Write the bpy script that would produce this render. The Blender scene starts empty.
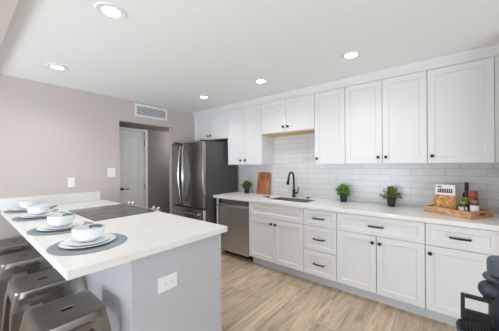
import bpy, bmesh, math, random
from mathutils import Vector, Matrix
random.seed(7)
PI = math.pi
scene = bpy.context.scene
C = scene.collection

# ------------------------------------------------------------------ camera, world, lights, exposure
H = 1.381
cam_data = bpy.data.cameras.new('camera')
cam_data.sensor_width = 36.0
cam_data.lens = 240.7 / 499 * 36.0
cam_data.clip_start = 0.02
cam = bpy.data.objects.new('camera', cam_data)
C.objects.link(cam)
F = Vector((0.77530918, 0.6315812, -0.00093254))
R = Vector((0.63156605, -0.77529935, -0.00593748))
U = Vector((0.004473, -0.00401443, 0.99998194))
cam.matrix_world = Matrix(((R.x, U.x, -F.x, 0), (R.y, U.y, -F.y, 0), (R.z, U.z, -F.z, H), (0, 0, 0, 1)))
scene.camera = cam

world = bpy.data.worlds.new('world')
scene.world = world
world.use_nodes = True
bgn = world.node_tree.nodes['Background']
bgn.inputs[0].default_value = (0.86, 0.93, 1.0, 1)
bgn.inputs[1].default_value = 0.8

def area(name, loc, rot, sx, sy, power, col=(1, 1, 1)):
    l = bpy.data.lights.new(name, 'AREA')
    l.shape = 'RECTANGLE'; l.size = sx; l.size_y = sy; l.energy = power; l.color = col
    o = bpy.data.objects.new(name, l); C.objects.link(o)
    o.location = loc; o.rotation_euler = rot
    return o
# daylight fill added for unseen living-side windows, tilted up to lift the ceiling
area('added_daylight_rear', (-0.7, -2.80, 0.80), (PI/2+math.radians(52), 0, 0), 3.4, 1.3, 74, (0.82, 0.93, 1.0))
area('added_daylight_side', (-2.80, 2.1, 0.80), (PI/2+math.radians(50), 0, -PI/2), 2.6, 1.3, 80, (0.82, 0.93, 1.0))
LAMP_W = 3.1

vs = scene.view_settings
scene.display_settings.display_device = 'sRGB'
vs.view_transform = 'Standard'
vs.look = 'None'
vs.gamma = 1.0
vs.use_curve_mapping = False
vs.exposure = 0.55
scene.cycles.max_bounces = 10
scene.cycles.diffuse_bounces = 6

# ------------------------------------------------------------------ helpers
MW = {}                                    # world matrix of every thing or part

def srgb(r, g, b):
    f = lambda c: (c/255/12.92) if c/255 <= 0.04045 else ((c/255 + 0.055)/1.055)**2.4
    return (f(r), f(g), f(b), 1)

def material(name, col, rough=0.5, metal=0.0, var=0.04, scale=8.0, stretch=(1, 1, 1), bump=0.0,
             emit=None, alpha=None, trans=0.0, spec=None):
    m = bpy.data.materials.new(name)
    m.use_nodes = True
    nt = m.node_tree; N = nt.nodes; L = nt.links
    b = N['Principled BSDF']
    b.inputs['Roughness'].default_value = rough
    b.inputs['Metallic'].default_value = metal
    if trans: b.inputs['Transmission Weight'].default_value = trans
    if spec is not None: b.inputs['Specular IOR Level'].default_value = spec
    tc = N.new('ShaderNodeTexCoord'); mp = N.new('ShaderNodeMapping')
    mp.inputs['Scale'].default_value = stretch
    L.new(tc.outputs['Object'], mp.inputs['Vector'])
    nz = N.new('ShaderNodeTexNoise'); nz.inputs['Scale'].default_value = scale
    nz.inputs['Detail'].default_value = 4
    L.new(mp.outputs['Vector'], nz.inputs['Vector'])
    rp = N.new('ShaderNodeValToRGB')
    rp.color_ramp.elements[0].position = 0.3; rp.color_ramp.elements[1].position = 0.7
    rp.color_ramp.elements[0].color = tuple(c*(1-var) for c in col[:3]) + (1,)
    rp.color_ramp.elements[1].color = tuple(min(1, c*(1+var)) for c in col[:3]) + (1,)
    L.new(nz.outputs['Fac'], rp.inputs['Fac'])
    L.new(rp.outputs['Color'], b.inputs['Base Color'])
    if bump:
        bp = N.new('ShaderNodeBump'); bp.inputs['Strength'].default_value = bump; bp.inputs['Distance'].default_value = 0.002
        L.new(nz.outputs['Fac'], bp.inputs['Height']); L.new(bp.outputs['Normal'], b.inputs['Normal'])
    if emit:
        b.inputs['Emission Color'].default_value = (1, 0.98, 0.94, 1); b.inputs['Emission Strength'].default_value = emit
    return m

def wood_mat(name, c1, c2, axis=0, scale=5.0, rough=0.45):
    m = bpy.data.materials.new(name); m.use_nodes = True
    nt = m.node_tree; N = nt.nodes; L = nt.links; b = N['Principled BSDF']
    b.inputs['Roughness'].default_value = rough
    tc = N.new('ShaderNodeTexCoord'); mp = N.new('ShaderNodeMapping')
    s = [9, 9, 9]; s[axis] = 0.9
    mp.inputs['Scale'].default_value = s
    L.new(tc.outputs['Object'], mp.inputs['Vector'])
    nz = N.new('ShaderNodeTexNoise'); nz.inputs['Scale'].default_value = scale; nz.inputs['Detail'].default_value = 6
    nz.inputs['Distortion'].default_value = 0.6
    L.new(mp.outputs['Vector'], nz.inputs['Vector'])
    rp = N.new('ShaderNodeValToRGB')
    rp.color_ramp.elements[0].position = 0.32; rp.color_ramp.elements[1].position = 0.68
    rp.color_ramp.elements[0].color = c1; rp.color_ramp.elements[1].color = c2
    L.new(nz.outputs['Fac'], rp.inputs['Fac']); L.new(rp.outputs['Color'], b.inputs['Base Color'])
    return m

def floor_mat():
    m = bpy.data.materials.new('oak_planks'); m.use_nodes = True
    nt = m.node_tree; N = nt.nodes; L = nt.links; b = N['Principled BSDF']
    b.inputs['Roughness'].default_value = 0.42
    tc = N.new('ShaderNodeTexCoord')
    br = N.new('ShaderNodeTexBrick')
    br.offset = 0.37; br.offset_frequency = 2
    br.inputs['Color1'].default_value = (0.0, 0.0, 0.0, 1); br.inputs['Color2'].default_value = (1, 1, 1, 1)
    br.inputs['Mortar'].default_value = (0.5, 0.5, 0.5, 1)
    br.inputs['Scale'].default_value = 1.0; br.inputs['Mortar Size'].default_value = 0.0015
    br.inputs['Brick Width'].default_value = 1.22; br.inputs['Row Height'].default_value = 0.178
    L.new(tc.outputs['Object'], br.inputs['Vector'])
    # grain runs along the planks; each plank shifts the noise so grain breaks at the joints
    mx = N.new('ShaderNodeVectorMath'); mx.operation = 'MULTIPLY'; mx.inputs[1].default_value = (1.3, 11, 1)
    L.new(tc.outputs['Object'], mx.inputs[0])
    ad = N.new('ShaderNodeVectorMath'); ad.operation = 'MULTIPLY_ADD'
    L.new(br.outputs['Color'], ad.inputs[0]); ad.inputs[1].default_value = (13, 29, 7); L.new(mx.outputs[0], ad.inputs[2])
    nz = N.new('ShaderNodeTexNoise'); nz.inputs['Scale'].default_value = 2.2; nz.inputs['Detail'].default_value = 7
    nz.inputs['Roughness'].default_value = 0.6; nz.inputs['Distortion'].default_value = 0.5
    L.new(ad.outputs[0], nz.inputs['Vector'])
    rp = N.new('ShaderNodeValToRGB'); cr = rp.color_ramp
    cr.elements[0].position = 0.30; cr.elements[0].color = srgb(*FLOOR_D)
    cr.elements[1].position = 0.72; cr.elements[1].color = srgb(*FLOOR_L)
    e = cr.elements.new(0.5); e.color = srgb(*FLOOR_M)
    L.new(nz.outputs['Fac'], rp.inputs['Fac'])
    tone = N.new('ShaderNodeMixRGB'); tone.blend_type = 'MULTIPLY'; tone.inputs['Fac'].default_value = 1
    tr = N.new('ShaderNodeMapRange'); tr.inputs['To Min'].default_value = 0.80; tr.inputs['To Max'].default_value = 1.08
    sp = N.new('ShaderNodeSeparateColor'); L.new(br.outputs['Color'], sp.inputs[0]); L.new(sp.outputs[0], tr.inputs['Value'])
    L.new(rp.outputs['Color'], tone.inputs['Color1']); L.new(tr.outputs['Result'], tone.inputs['Color2'])
    jn = N.new('ShaderNodeMixRGB'); jn.blend_type = 'MIX'; jn.inputs['Color2'].default_value = srgb(92, 74, 60)
    ml = N.new('ShaderNodeMath'); ml.operation = 'MULTIPLY'; ml.inputs[1].default_value = 0.6
    L.new(br.outputs['Fac'], ml.inputs[0]); L.new(ml.outputs[0], jn.inputs['Fac']); L.new(tone.outputs['Color'], jn.inputs['Color1'])
    L.new(jn.outputs['Color'], b.inputs['Base Color'])
    return m
FLOOR_D, FLOOR_M, FLOOR_L = (168, 142, 118), (204, 181, 156), (222, 203, 181)

def tile_mat():
    m = bpy.data.materials.new('subway_tile'); m.use_nodes = True
    nt = m.node_tree; N = nt.nodes; L = nt.links; b = N['Principled BSDF']
    b.inputs['Roughness'].default_value = 0.22
    tc = N.new('ShaderNodeTexCoord'); sx = N.new('ShaderNodeSeparateXYZ'); cb = N.new('ShaderNodeCombineXYZ')
    L.new(tc.outputs['Object'], sx.inputs[0]); L.new(sx.outputs['Y'], cb.inputs['X'])
    sb = N.new('ShaderNodeMath'); sb.operation = 'SUBTRACT'; sb.inputs[1].default_value = 0.914 - 0.0216
    L.new(sx.outputs['Z'], sb.inputs[0]); L.new(sb.outputs[0], cb.inputs['Y'])
    br = N.new('ShaderNodeTexBrick')
    br.inputs['Color1'].default_value = srgb(222, 222, 223); br.inputs['Color2'].default_value = srgb(230, 230, 231)
    br.inputs['Mortar'].default_value = srgb(192, 192, 195)
    br.inputs['Scale'].default_value = 1.0; br.inputs['Mortar Size'].default_value = 0.0022
    br.inputs['Brick Width'].default_value = 0.305; br.inputs['Row Height'].default_value = 0.0736
    br.offset = 0.36
    L.new(cb.outputs[0], br.inputs['Vector'])
    L.new(br.outputs['Color'], b.inputs['Base Color'])
    nz = N.new('ShaderNodeTexNoise'); nz.inputs['Scale'].default_value = 14
    L.new(tc.outputs['Object'], nz.inputs['Vector'])
    hm = N.new('ShaderNodeMath'); hm.operation = 'MULTIPLY_ADD'; hm.inputs[1].default_value = -1.0
    L.new(br.outputs['Fac'], hm.inputs[0]); L.new(nz.outputs['Fac'], hm.inputs[2])
    bp = N.new('ShaderNodeBump'); bp.inputs['Strength'].default_value = 0.35; bp.inputs['Distance'].default_value = 0.003
    L.new(hm.outputs[0], bp.inputs['Height']); L.new(bp.outputs['Normal'], b.inputs['Normal'])
    return m

def quartz_mat():
    m = bpy.data.materials.new('white_quartz'); m.use_nodes = True
    nt = m.node_tree; N = nt.nodes; L = nt.links; b = N['Principled BSDF']
    b.inputs['Roughness'].default_value = 0.28
    tc = N.new('ShaderNodeTexCoord')
    nz = N.new('ShaderNodeTexNoise'); nz.inputs['Scale'].default_value = 3.0; nz.inputs['Detail'].default_value = 8
    nz.inputs['Distortion'].default_value = 1.6
    L.new(tc.outputs['Object'], nz.inputs['Vector'])
    rp = N.new('ShaderNodeValToRGB'); cr = rp.color_ramp
    cr.elements[0].position = 0.44; cr.elements[0].color = srgb(236, 234, 231)
    cr.elements[1].position = 0.56; cr.elements[1].color = srgb(236, 234, 231)
    e = cr.elements.new(0.5); e.color = srgb(232, 230, 227)
    L.new(nz.outputs['Fac'], rp.inputs['Fac']); L.new(rp.outputs['Color'], b.inputs['Base Color'])
    return m

M = {
 'ceiling': material('ceiling_paint', srgb(241, 242, 242), 0.9, var=0.01, scale=40, bump=0.1),
 'wall': material('taupe_paint', srgb(203, 193, 188), 0.85, var=0.012, scale=30, bump=0.08),
 'hall': material('hall_taupe_shaded', srgb(126, 121, 119), 0.85, var=0.012, scale=30),  # hall shade put into the colour: taupe darkened for its walls and ceiling
 'white': material('white_cabinet_paint', srgb(226, 225, 226), 0.38, var=0.008, scale=6),
 'toe': material('toe_kick_paint', srgb(205, 208, 213), 0.5, var=0.015),
 'trim': material('white_trim_paint', srgb(234, 235, 234), 0.45, var=0.01),
 'grey': material('grey_cabinet_paint', srgb(192, 193, 199), 0.45, var=0.012),
 'quartz': quartz_mat(), 'tile': tile_mat(), 'floor': floor_mat(),
 'steel': material('brushed_steel', srgb(205, 203, 200), 0.36, 1.0, var=0.05, scale=6, stretch=(60, 60, 1), bump=0.05),
 'steel_dark': material('dark_brushed_steel', srgb(164, 160, 156), 0.27, 1.0, var=0.06, scale=6, stretch=(60, 60, 1), bump=0.05),
 'handle_steel': material('polished_steel', srgb(205, 204, 203), 0.16, 1.0, var=0.02),
 'sink': material('sink_steel', srgb(150, 140, 129), 0.5, 0.4, var=0.05, stretch=(40, 2, 2)),
 'gunmetal': material('gunmetal', srgb(140, 136, 131), 0.30, 1.0, var=0.10, scale=5, bump=0.03),
 'fridge_side': material('charcoal_enamel', srgb(76, 74, 74), 0.45, var=0.03),
 'black': material('matte_black_metal', srgb(28, 29, 33), 0.38, var=0.06),
 'rubber': material('black_rubber', srgb(24, 24, 25), 0.7, var=0.05),
 'glass_top': material('black_glass', srgb(70, 68, 68), 0.10, var=0.02, spec=0.8),
 'ring': material('printed_ring', srgb(82, 80, 80), 0.2, var=0.02),
 'ceramic': material('white_porcelain', srgb(236, 238, 240), 0.15, var=0.006),
 'mat': material('grey_woven_felt', srgb(146, 154, 158), 0.95, var=0.10, scale=160, bump=0.5),
 'rim_strip': material('sage_strip', srgb(110, 132, 128), 0.9, var=0.08, scale=60),
 'pot': material('dark_pot', srgb(42, 43, 50), 0.5, var=0.05),
 'soil': material('soil', srgb(52, 40, 32), 0.95, var=0.2, scale=60),
 'leaf': material('green_leaf', srgb(132, 164, 92), 0.4, var=0.65, scale=35),
 'leaf_dark': material('dark_green_leaf', srgb(100, 132, 82), 0.4, var=0.65, scale=35),
 'leaf_pale': material('olive_leaf', srgb(134, 150, 92), 0.4, var=0.65, scale=35),
 'stem': material('stem', srgb(84, 90, 52), 0.7, var=0.1),
 'acacia': wood_mat('acacia_wood', srgb(142, 82, 46), srgb(205, 142, 96), 2, 4.0),
 'tray': wood_mat('tray_wood', srgb(184, 134, 94), srgb(224, 180, 140), 1, 4.0),
 'plywood': wood_mat('raw_plywood', srgb(200, 168, 128), srgb(226, 200, 164), 1, 3.0, 0.7),
 'lens': material('lamp_lens', srgb(255, 252, 246), 0.5, emit=6.0, var=0.0),
 'lamp_trim': material('lamp_trim', srgb(238, 238, 238), 0.5, var=0.01),
 'plate': material('switch_plastic', srgb(240, 240, 240), 0.35, var=0.008),
 'slot': material('dark_slot', srgb(90, 92, 96), 0.7, var=0.03),
 'duct': material('duct_grey', srgb(112, 120, 130), 0.8, var=0.05),
 'pasta': material('pasta', srgb(198, 142, 84), 0.45, var=0.6, scale=45, bump=0.8),
 'paper': material('white_paper', srgb(238, 239, 241), 0.6, var=0.015),
 'ink': material('printed_ink', srgb(66, 74, 84), 0.6, var=0.05),
 'bottle': material('dark_green_glass', srgb(26, 30, 24), 0.12, var=0.05, spec=0.7),
 'green_label': material('green_label', srgb(118, 142, 62), 0.6, var=0.1, scale=20),
 'sauce': material('red_sauce_glass', srgb(150, 62, 48), 0.2, var=0.18, scale=25),
 'red_lid': material('brick_red_lid', srgb(164, 84, 66), 0.4, var=0.05),
 'olive': material('dark_olive_jar', srgb(52, 56, 40), 0.2, var=0.3, scale=40),
 'lid_grey': material('pewter_lid', srgb(150, 140, 128), 0.35, 0.6, var=0.04),
 'machine': material('navy_grey_plastic', srgb(52, 57, 68), 0.40, var=0.04),
 'machine_lid': material('slate_plastic', srgb(84, 90, 102), 0.45, var=0.03),
 'stand': material('painted_stand', srgb(214, 214, 214), 0.5, var=0.02),
 'scrub': material('slate_sponge', srgb(70, 80, 96), 0.9, var=0.12, scale=80),
 'pane': material('clear_pane', (0.95, 0.97, 0.98, 1), 0.02, trans=1.0, var=0.0),
}

class MB:
    """collects shapes in world space, then links them as one mesh"""
    def __init__(s): s.bm = bmesh.new()
    def _add(s, verts, faces):
        vs_ = [s.bm.verts.new(v) for v in verts]
        for f in faces:
            try: s.bm.faces.new([vs_[i] for i in f])
            except ValueError: pass
        return vs_
    def box(s, x0, x1, y0, y1, z0, z1, bev=0.0, seg=2, mat=None):
        b = bmesh.new()
        bmesh.ops.create_cube(b, size=1)
        for v in b.verts:
            v.co = Vector((x0 + (v.co.x+.5)*(x1-x0), y0 + (v.co.y+.5)*(y1-y0), z0 + (v.co.z+.5)*(z1-z0)))
        if bev: bmesh.ops.bevel(b, geom=list(b.edges), offset=bev, segments=seg, profile=0.5, affect='EDGES')
        s.merge(b, mat); return s
    def merge(s, b, mat=None):
        if mat: bmesh.ops.transform(b, matrix=mat, verts=b.verts)
        idx = {}
        for v in b.verts: idx[v] = s.bm.verts.new(v.co)
        for f in b.faces:
            try: s.bm.faces.new([idx[v] for v in f.verts])
            except ValueError: pass
        b.free()
    def lathe(s, prof, cx, cy, n=32, mat=None):
        b = bmesh.new(); rings = []
        for r, z in prof:
            if r < 1e-6: rings.append([b.verts.new((cx, cy, z))])
            else: rings.append([b.verts.new((cx + r*math.cos(2*PI*i/n), cy + r*math.sin(2*PI*i/n), z)) for i in range(n)])
        for a, c in zip(rings, rings[1:]):
            if len(a) == 1 and len(c) == 1: continue
            for i in range(n):
                j = (i+1) % n
                if len(a) == 1: b.faces.new((a[0], c[j], c[i]))
                elif len(c) == 1: b.faces.new((a[i], a[j], c[0]))
                else: b.faces.new((a[i], a[j], c[j], c[i]))
        bmesh.ops.recalc_face_normals(b, faces=b.faces)
        s.merge(b, mat); return s
    def tube(s, pts, rad, n=10, cap=True):
        pts = [Vector(p) for p in pts]
        rad = rad if isinstance(rad, (list, tuple)) else [rad]*len(pts)
        prev = None; rings = []
        for i, p in enumerate(pts):
            d = (pts[min(i+1, len(pts)-1)] - pts[max(i-1, 0)]).normalized()
            if prev is None:
                a = Vector((0, 0, 1)) if abs(d.z) < .9 else Vector((1, 0, 0))
                prev = d.cross(a).normalized()
            prev = (prev - d*prev.dot(d)).normalized(); q = d.cross(prev)
            rings.append([s.bm.verts.new(p + (prev*math.cos(2*PI*k/n) + q*math.sin(2*PI*k/n))*rad[i]) for k in range(n)])
        for a, b in zip(rings, rings[1:]):
            for k in range(n):
                s.bm.faces.new((a[k], a[(k+1) % n], b[(k+1) % n], b[k]))
        if cap:
            s.bm.faces.new(rings[0][::-1]); s.bm.faces.new(rings[-1])
        return s
    def prism(s, prof, y0, y1, axis='y'):
        """closed profile extruded along an axis; prof in the two other axes"""
        def P(a, b, t): return {'y': (a, t, b), 'x': (t, a, b), 'z': (a, b, t)}[axis]
        n = len(prof)
        vs_ = [P(a, b, y0) for a, b in prof] + [P(a, b, y1) for a, b in prof]
        s._add(vs_, [tuple(range(n))[::-1], tuple(range(n, 2*n))] + [(i, (i+1) % n, n+(i+1) % n, n+i) for i in range(n)])
        return s
    def hexa(s, bottom, top):
        s._add(list(bottom)+list(top), [(3,2,1,0),(4,5,6,7),(0,1,5,4),(1,2,6,5),(2,3,7,6),(3,0,4,7)]); return s
    def shaker(s, o, u, v, n, w, h, t=0.02, rail=0.057, rec=0.0095):
        """framed door with a recessed flat panel; o = lower corner on the carcass face"""
        o, u, v, n = Vector(o), Vector(u), Vector(v), Vector(n)
        def q(a, d): return [o+u*a+v*a+n*d, o+u*(w-a)+v*a+n*d, o+u*(w-a)+v*(h-a)+n*d, o+u*a+v*(h-a)+n*d]
        e = 0.0025
        vs_ = q(0, 0) + q(0, t-e) + q(e, t) + q(rail, t) + q(rail+.006, t-rec)
        fs = [(3, 2, 1, 0)]
        for k in range(4):
            for i in range(4):
                j = (i+1) % 4
                fs.append((4*k+i, 4*k+j, 4*k+4+j, 4*k+4+i))
        fs.append((16, 17, 18, 19))
        s._add(vs_, fs); return s
    def build(s, name, mat, parent=None, origin=(0, 0, 0), smooth=False, world=None):
        bm = s.bm
        bmesh.ops.recalc_face_normals(bm, faces=bm.faces)
        base = MW[parent.name] if parent else (world or Matrix.Translation(origin))
        bmesh.ops.transform(bm, matrix=base.inverted(), verts=bm.verts)
        me = bpy.data.meshes.new(name); bm.to_mesh(me); bm.free()
        o = bpy.data.objects.new(name, me); C.objects.link(o)
        me.materials.append(M[mat])
        if smooth:
            for p in me.polygons: p.use_smooth = True
            me.set_sharp_from_angle(angle=math.radians(38))
        if parent: o.parent = parent
        else: o.matrix_world = base
        MW[o.name] = base.copy()
        return o

def tag(o, label, cat, group=None):
    o['label'] = label; o['category'] = cat
    if group: o['group'] = group
    return o
def thing(name, label, cat, loc=(0, 0, 0), rz=0.0, group=None):
    o = bpy.data.objects.new(name, None); C.objects.link(o)
    o.location = loc; o.rotation_euler = (0, 0, rz); o.empty_display_size = 0.05
    MW[o.name] = Matrix.Translation(loc) @ Matrix.Rotation(rz, 4, 'Z')
    return tag(o, label, cat, group)
def struct(mb, name, mat, label=None):
    o = mb.build(name, mat); o['kind'] = 'structure'
    return o
def dup(root, loc, label, rz=None):
    r = root.copy(); C.objects.link(r); r.location = loc; r['label'] = label
    if rz is not None: r.rotation_euler = (0, 0, rz)
    for ch in root.children:
        c = ch.copy(); C.objects.link(c); c.parent = r
        for g in ch.children:
            d = g.copy(); C.objects.link(d); d.parent = c
    return r
def lens_mat(o): pass

# ------------------------------------------------------------------ the setting
CEIL = 2.377; XW = 3.22; YB = 3.70; YE = -0.40; HDR = 0.25
struct(MB().box(-3.1, 3.34, -3.1, 4.42, -0.06, 0.0), 'floor', 'floor')
struct(MB().box(.2358, 3.34, -3.0, YB+0.12, CEIL, CEIL+0.08), 'ceiling', 'ceiling')
struct(MB().box(-3.1, .2358, -3.1, YB+0.12, 2.95, 3.03), 'ceiling_living', 'ceiling')
struct(MB().box(.075, .2357, -3.0, YB, 2.32, 2.95), 'wall_header', 'wall')
b = MB()                                                           # back wall with the doorway opening
b.box(-3.0, 1.530, YB, YB+.12, 0, 3.0).box(2.425, 3.34, YB, YB+.12, 0, CEIL).box(1.530, 2.425, YB, YB+.12, 2.053, CEIL)
struct(b, 'wall_back', 'wall')
struct(MB().box(XW, XW+.12, -3.0, YB, 0, CEIL), 'wall_right', 'wall')
struct(MB().box(2.50, XW, YE-.10, YE, 0, CEIL), 'wall_end', 'wall')
b = MB()                                                           # rear wall with an added, unseen window opening
b.box(-3.0, -2.6, -3.1, -3.0, 0, 2.95).box(1.1, 3.34, -3.1, -3.0, 0, 2.95).box(-2.6, 1.1, -3.1, -3.0, 0, .06).box(-2.6, 1.1, -3.1, -3.0, 2.15, 2.95)
struct(b, 'wall_front', 'wall')
b = MB()
b.box(-3.1, -3.0, -3.1, 0.6, 0, 2.95).box(-3.1, -3.0, 3.5, YB+.12, 0, 2.95).box(-3.1, -3.0, 0.6, 3.5, 0, .06).box(-3.1, -3.0, 0.6, 3.5, 2.15, 2.95)
struct(b, 'wall_left', 'wall')
def window(name, x0, x1, y0, y1, z0, z1, along):
    f = MB(); t = .05
    if along == 'x':
        f.box(x0, x1, y0, y1, z0, z0+t).box(x0, x1, y0, y1, z1-t, z1)
        for k in range(4):
            xx = x0 + (x1-x0-t)*k/3; f.box(xx, xx+t, y0, y1, z0+t, z1-t)
    else:
        f.box(x0, x1, y0, y1, z0, z0+t).box(x0, x1, y0, y1, z1-t, z1)
        for k in range(4):
            yy = y0 + (y1-y0-t)*k/3; f.box(x0, x1, yy, yy+t, z0+t, z1-t)
    w = struct(f, name, 'trim')
    g = MB()
    if along == 'x': g.box(x0+t, x1-t, (y0+y1)/2-.003, (y0+y1)/2+.003, z0+t, z1-t)
    else: g.box((x0+x1)/2-.003, (x0+x1)/2+.003, y0+t, y1-t, z0+t, z1-t)
    g.build('pane', 'pane', w)
window('added_window_1', -2.6, 1.1, -3.08, -3.03, .06, 2.15, 'x')  # added unseen opening, placed to suit the rear fill light
window('added_window_2', -3.08, -3.03, 0.6, 3.5, .06, 2.15, 'y')  # added unseen opening, placed to suit the side fill light
# hall behind the doorway
YH = 4.30
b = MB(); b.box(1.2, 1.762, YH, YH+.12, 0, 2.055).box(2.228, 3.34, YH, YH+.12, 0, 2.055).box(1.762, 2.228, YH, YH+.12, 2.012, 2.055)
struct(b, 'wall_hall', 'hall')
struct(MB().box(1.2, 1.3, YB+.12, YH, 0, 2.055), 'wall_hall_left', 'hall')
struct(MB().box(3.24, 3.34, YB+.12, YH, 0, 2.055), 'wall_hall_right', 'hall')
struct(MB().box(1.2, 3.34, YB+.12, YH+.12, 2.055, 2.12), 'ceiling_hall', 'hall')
b = MB(); b.box(1.722, 1.768, YH-.018, YH+.01, 0, 2.012+.036, .004).box(2.222, 2.268, YH-.018, YH+.01, 0, 2.012+.036, .004).box(1.768, 2.222, YH-.018, YH+.01, 2.006, 2.048, .004)
struct(b, 'trim_1', 'trim')
d = MB().shaker((2.222, YH+.045, .012), (-1, 0, 0), (0, 0, 1), (0, -1, 0), .454, 1.990, .04, .10, .008).build('door_1', 'trim')
d['kind'] = 'structure'
MB().lathe([(0, 0), (.026, 0), (.026, .008), (.012, .012), (.012, .05), (0, .05)], 0, 0, 20, Matrix.Translation((1.815, YH+.006, .985)) @ Matrix.Rotation(PI/2, 4, 'X')).tube([(1.81, YH-.042, .985), (1.86, YH-.044, .985), (1.915, YH-.040, .983)], .008).build('door_handle', 'black', d, smooth=True)
b = MB()
for z in (.25, 1.0, 1.80): b.tube([(2.222, YH-.002, z-.045), (2.222, YH-.002, z+.045)], .008, 8)
b.build('hinge', 'slot', d)
# backsplash tile over the run
struct(MB().box(XW-.009, XW, YE, 2.86, .914, 1.86), 'backsplash_tile', 'tile')
# baseboards where wall meets floor
b = MB(); b.box(-3.0, .60, YB-.014, YB, 0, .10, .003); struct(b, 'baseboard_back', 'trim')
b = MB(); b.box(2.50-.014, 2.50, YE-.10, YE, 0, .10, .003); struct(b, 'baseboard_end', 'trim')

# ------------------------------------------------------------------ cabinet run (faces -X)
XD = 2.616                                                          # carcass face of the base units
Uy, Vz, Nx = (0, -1, 0), (0, 0, 1), (-1, 0, 0)
def knob(x, y, z, parent, name='knob'):
    MB().lathe([(0, 0), (.009, 0), (.007, .012), (.015, .016), (.0168, .021), (.0155, .028), (0, .029)], 0, 0, 16,
               Matrix.Translation((x, y, z)) @ Matrix.Rotation(-PI/2, 4, 'Y')).build(name, 'black', parent, smooth=True)
def pull(x, y, z, parent, half=.067):
    b = MB()
    for s in (-1, 1): b.tube([(x+.001, y+s*half*.92, z), (x-.024, y+s*half*.92, z)], .0055, 10)
    b.tube([(x-.024, y-half, z), (x-.030, y-half*.55, z), (x-.033, y, z), (x-.030, y+half*.55, z), (x-.024, y+half, z)], [.0075, .0082, .0082, .0082, .0075], 10)
    b.build('pull_handle', 'black', parent, smooth=True)
def front(parent, name, x, y1, y0, z0, z1, rail=.057):
    return MB().shaker((x, y1, z0), Uy, Vz, Nx, y1-y0, z1-z0, .02, rail).build(name, 'white', parent)
G = .0026
ZC0, ZC1, ZT = .115, .874, .868
def base_unit(name, label, y0, y1, build):
    t = thing(name, label, 'cabinet', (XD, (y0+y1)/2, 0))
    b = MB(); x1 = XW-.01; th = .018
    b.box(XD, x1, y0+.0006, y0+th, ZC0, ZC1).box(XD, x1, y1-th, y1-.0006, ZC0, ZC1).box(XD, x1, y0+th, y1-th, ZC0, ZC0+th)
    b.box(x1-.008, x1, y0+th, y1-th, ZC0+th, ZC1).box(XD, XD+.018, y0+th, y1-th, ZC1-.025, ZC1).box(XD, XD+.018, y0+th, y1-th, .668, .69)
    b.build('carcass', 'white', t)
    MB().box(XD+.072, XD+.088, y0+.0006, y1-.0006, 0, ZC0).build('toe_kick', 'toe', t)
    build(t, y0, y1)
    return t
SPL = .680
def f_sink(t, y0, y1):
    m = (y0+y1)/2
    front(t, 'false_drawer_front', XD, y1-G, y0+G, SPL+G, ZT)
    for a, c, k in ((m+G, y1-G, m+.032), (y0+G, m-G, m-.032)):
        d = front(t, 'door', XD, c, a, ZC0+.003, SPL-G); knob(XD-.02, k, .618, d)
def f_drawers(t, y0, y1):
    m = (y0+y1)/2
    for a, c in ((SPL+G, ZT), (.402+G, SPL-G), (ZC0+.003, .402-G)):
        d = front(t, 'drawer', XD, y1-G, y0+G, a, c, .048); pull(XD-.02, m, (a+c)/2, d)
def f_wide(t, y0, y1):
    m = (y0+y1)/2
    d = front(t, 'drawer', XD, y1-G, y0+G, SPL+G, ZT, .048); pull(XD-.02, m, .776, d)
    for a, c, k in ((m+G, y1-G, m+.032), (y0+G, m-G, m-.032)):
        d = front(t, 'door', XD, c, a, ZC0+.003, SPL-G); knob(XD-.02, k, .616, d)
def f_single(t, y0, y1):
    d = front(t, 'drawer', XD, y1-G, y0+G, SPL+G, ZT, .048); pull(XD-.02, (y0+y1)/2, .776, d)
    d = front(t, 'door', XD, y1-G, y0+G, ZC0+.003, SPL-G); knob(XD-.02, y1-.035, .614, d)
base_unit('base_cabinet', 'white two-door base cabinet under the sink, with a plain false drawer front', 1.302, 2.135, f_sink)
base_unit('drawer_cabinet', 'white base cabinet with three stacked drawers and three black pulls', .914, 1.302, f_drawers)
base_unit('base_cabinet', 'white two-door base cabinet with one wide drawer across its top', .141, .914, f_wide)
base_unit('base_cabinet', 'white single-door base cabinet below the wooden serving tray', -.318, .141, f_single)
t = tag(MB().box(XD-.018, XW-.01, 2.765, 2.785, 0, .874, .001).build('end_panel', 'white', origin=(XD, 2.775, 0)),
        'narrow white end panel between dishwasher and refrigerator', 'panel')
# dishwasher
t = thing('dishwasher', 'stainless steel dishwasher under the counter beside the refrigerator', 'dishwasher', (XD, 2.45, 0))
MB().box(XD+.012, 3.18, 2.145, 2.755, .10, .868).build('tub_casing', 'fridge_side', t)
MB().box(XD-.016, XD+.012, 2.147, 2.752, .092, .795, .004).build('door', 'steel', t)
b = MB(); b.box(XD-.010, XD+.012, 2.147, 2.752, .797, .866, .003); b.build('control_strip', 'steel_dark', t)
b = MB()
for yy in (2.19, 2.71): b.box(XD-.042, XD-.014, yy-.012, yy+.012, .768, .792, .003)
b.tube([(XD-.045, 2.165, .780), (XD-.045, 2.735, .780)], .012, 12)
b.build('bar_handle', 'handle_steel', t, smooth=True)
MB().box(XD+.13, XD+.15, 2.137, 2.755, 0, .0995).build('toe_kick', 'rubber', t)
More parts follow.
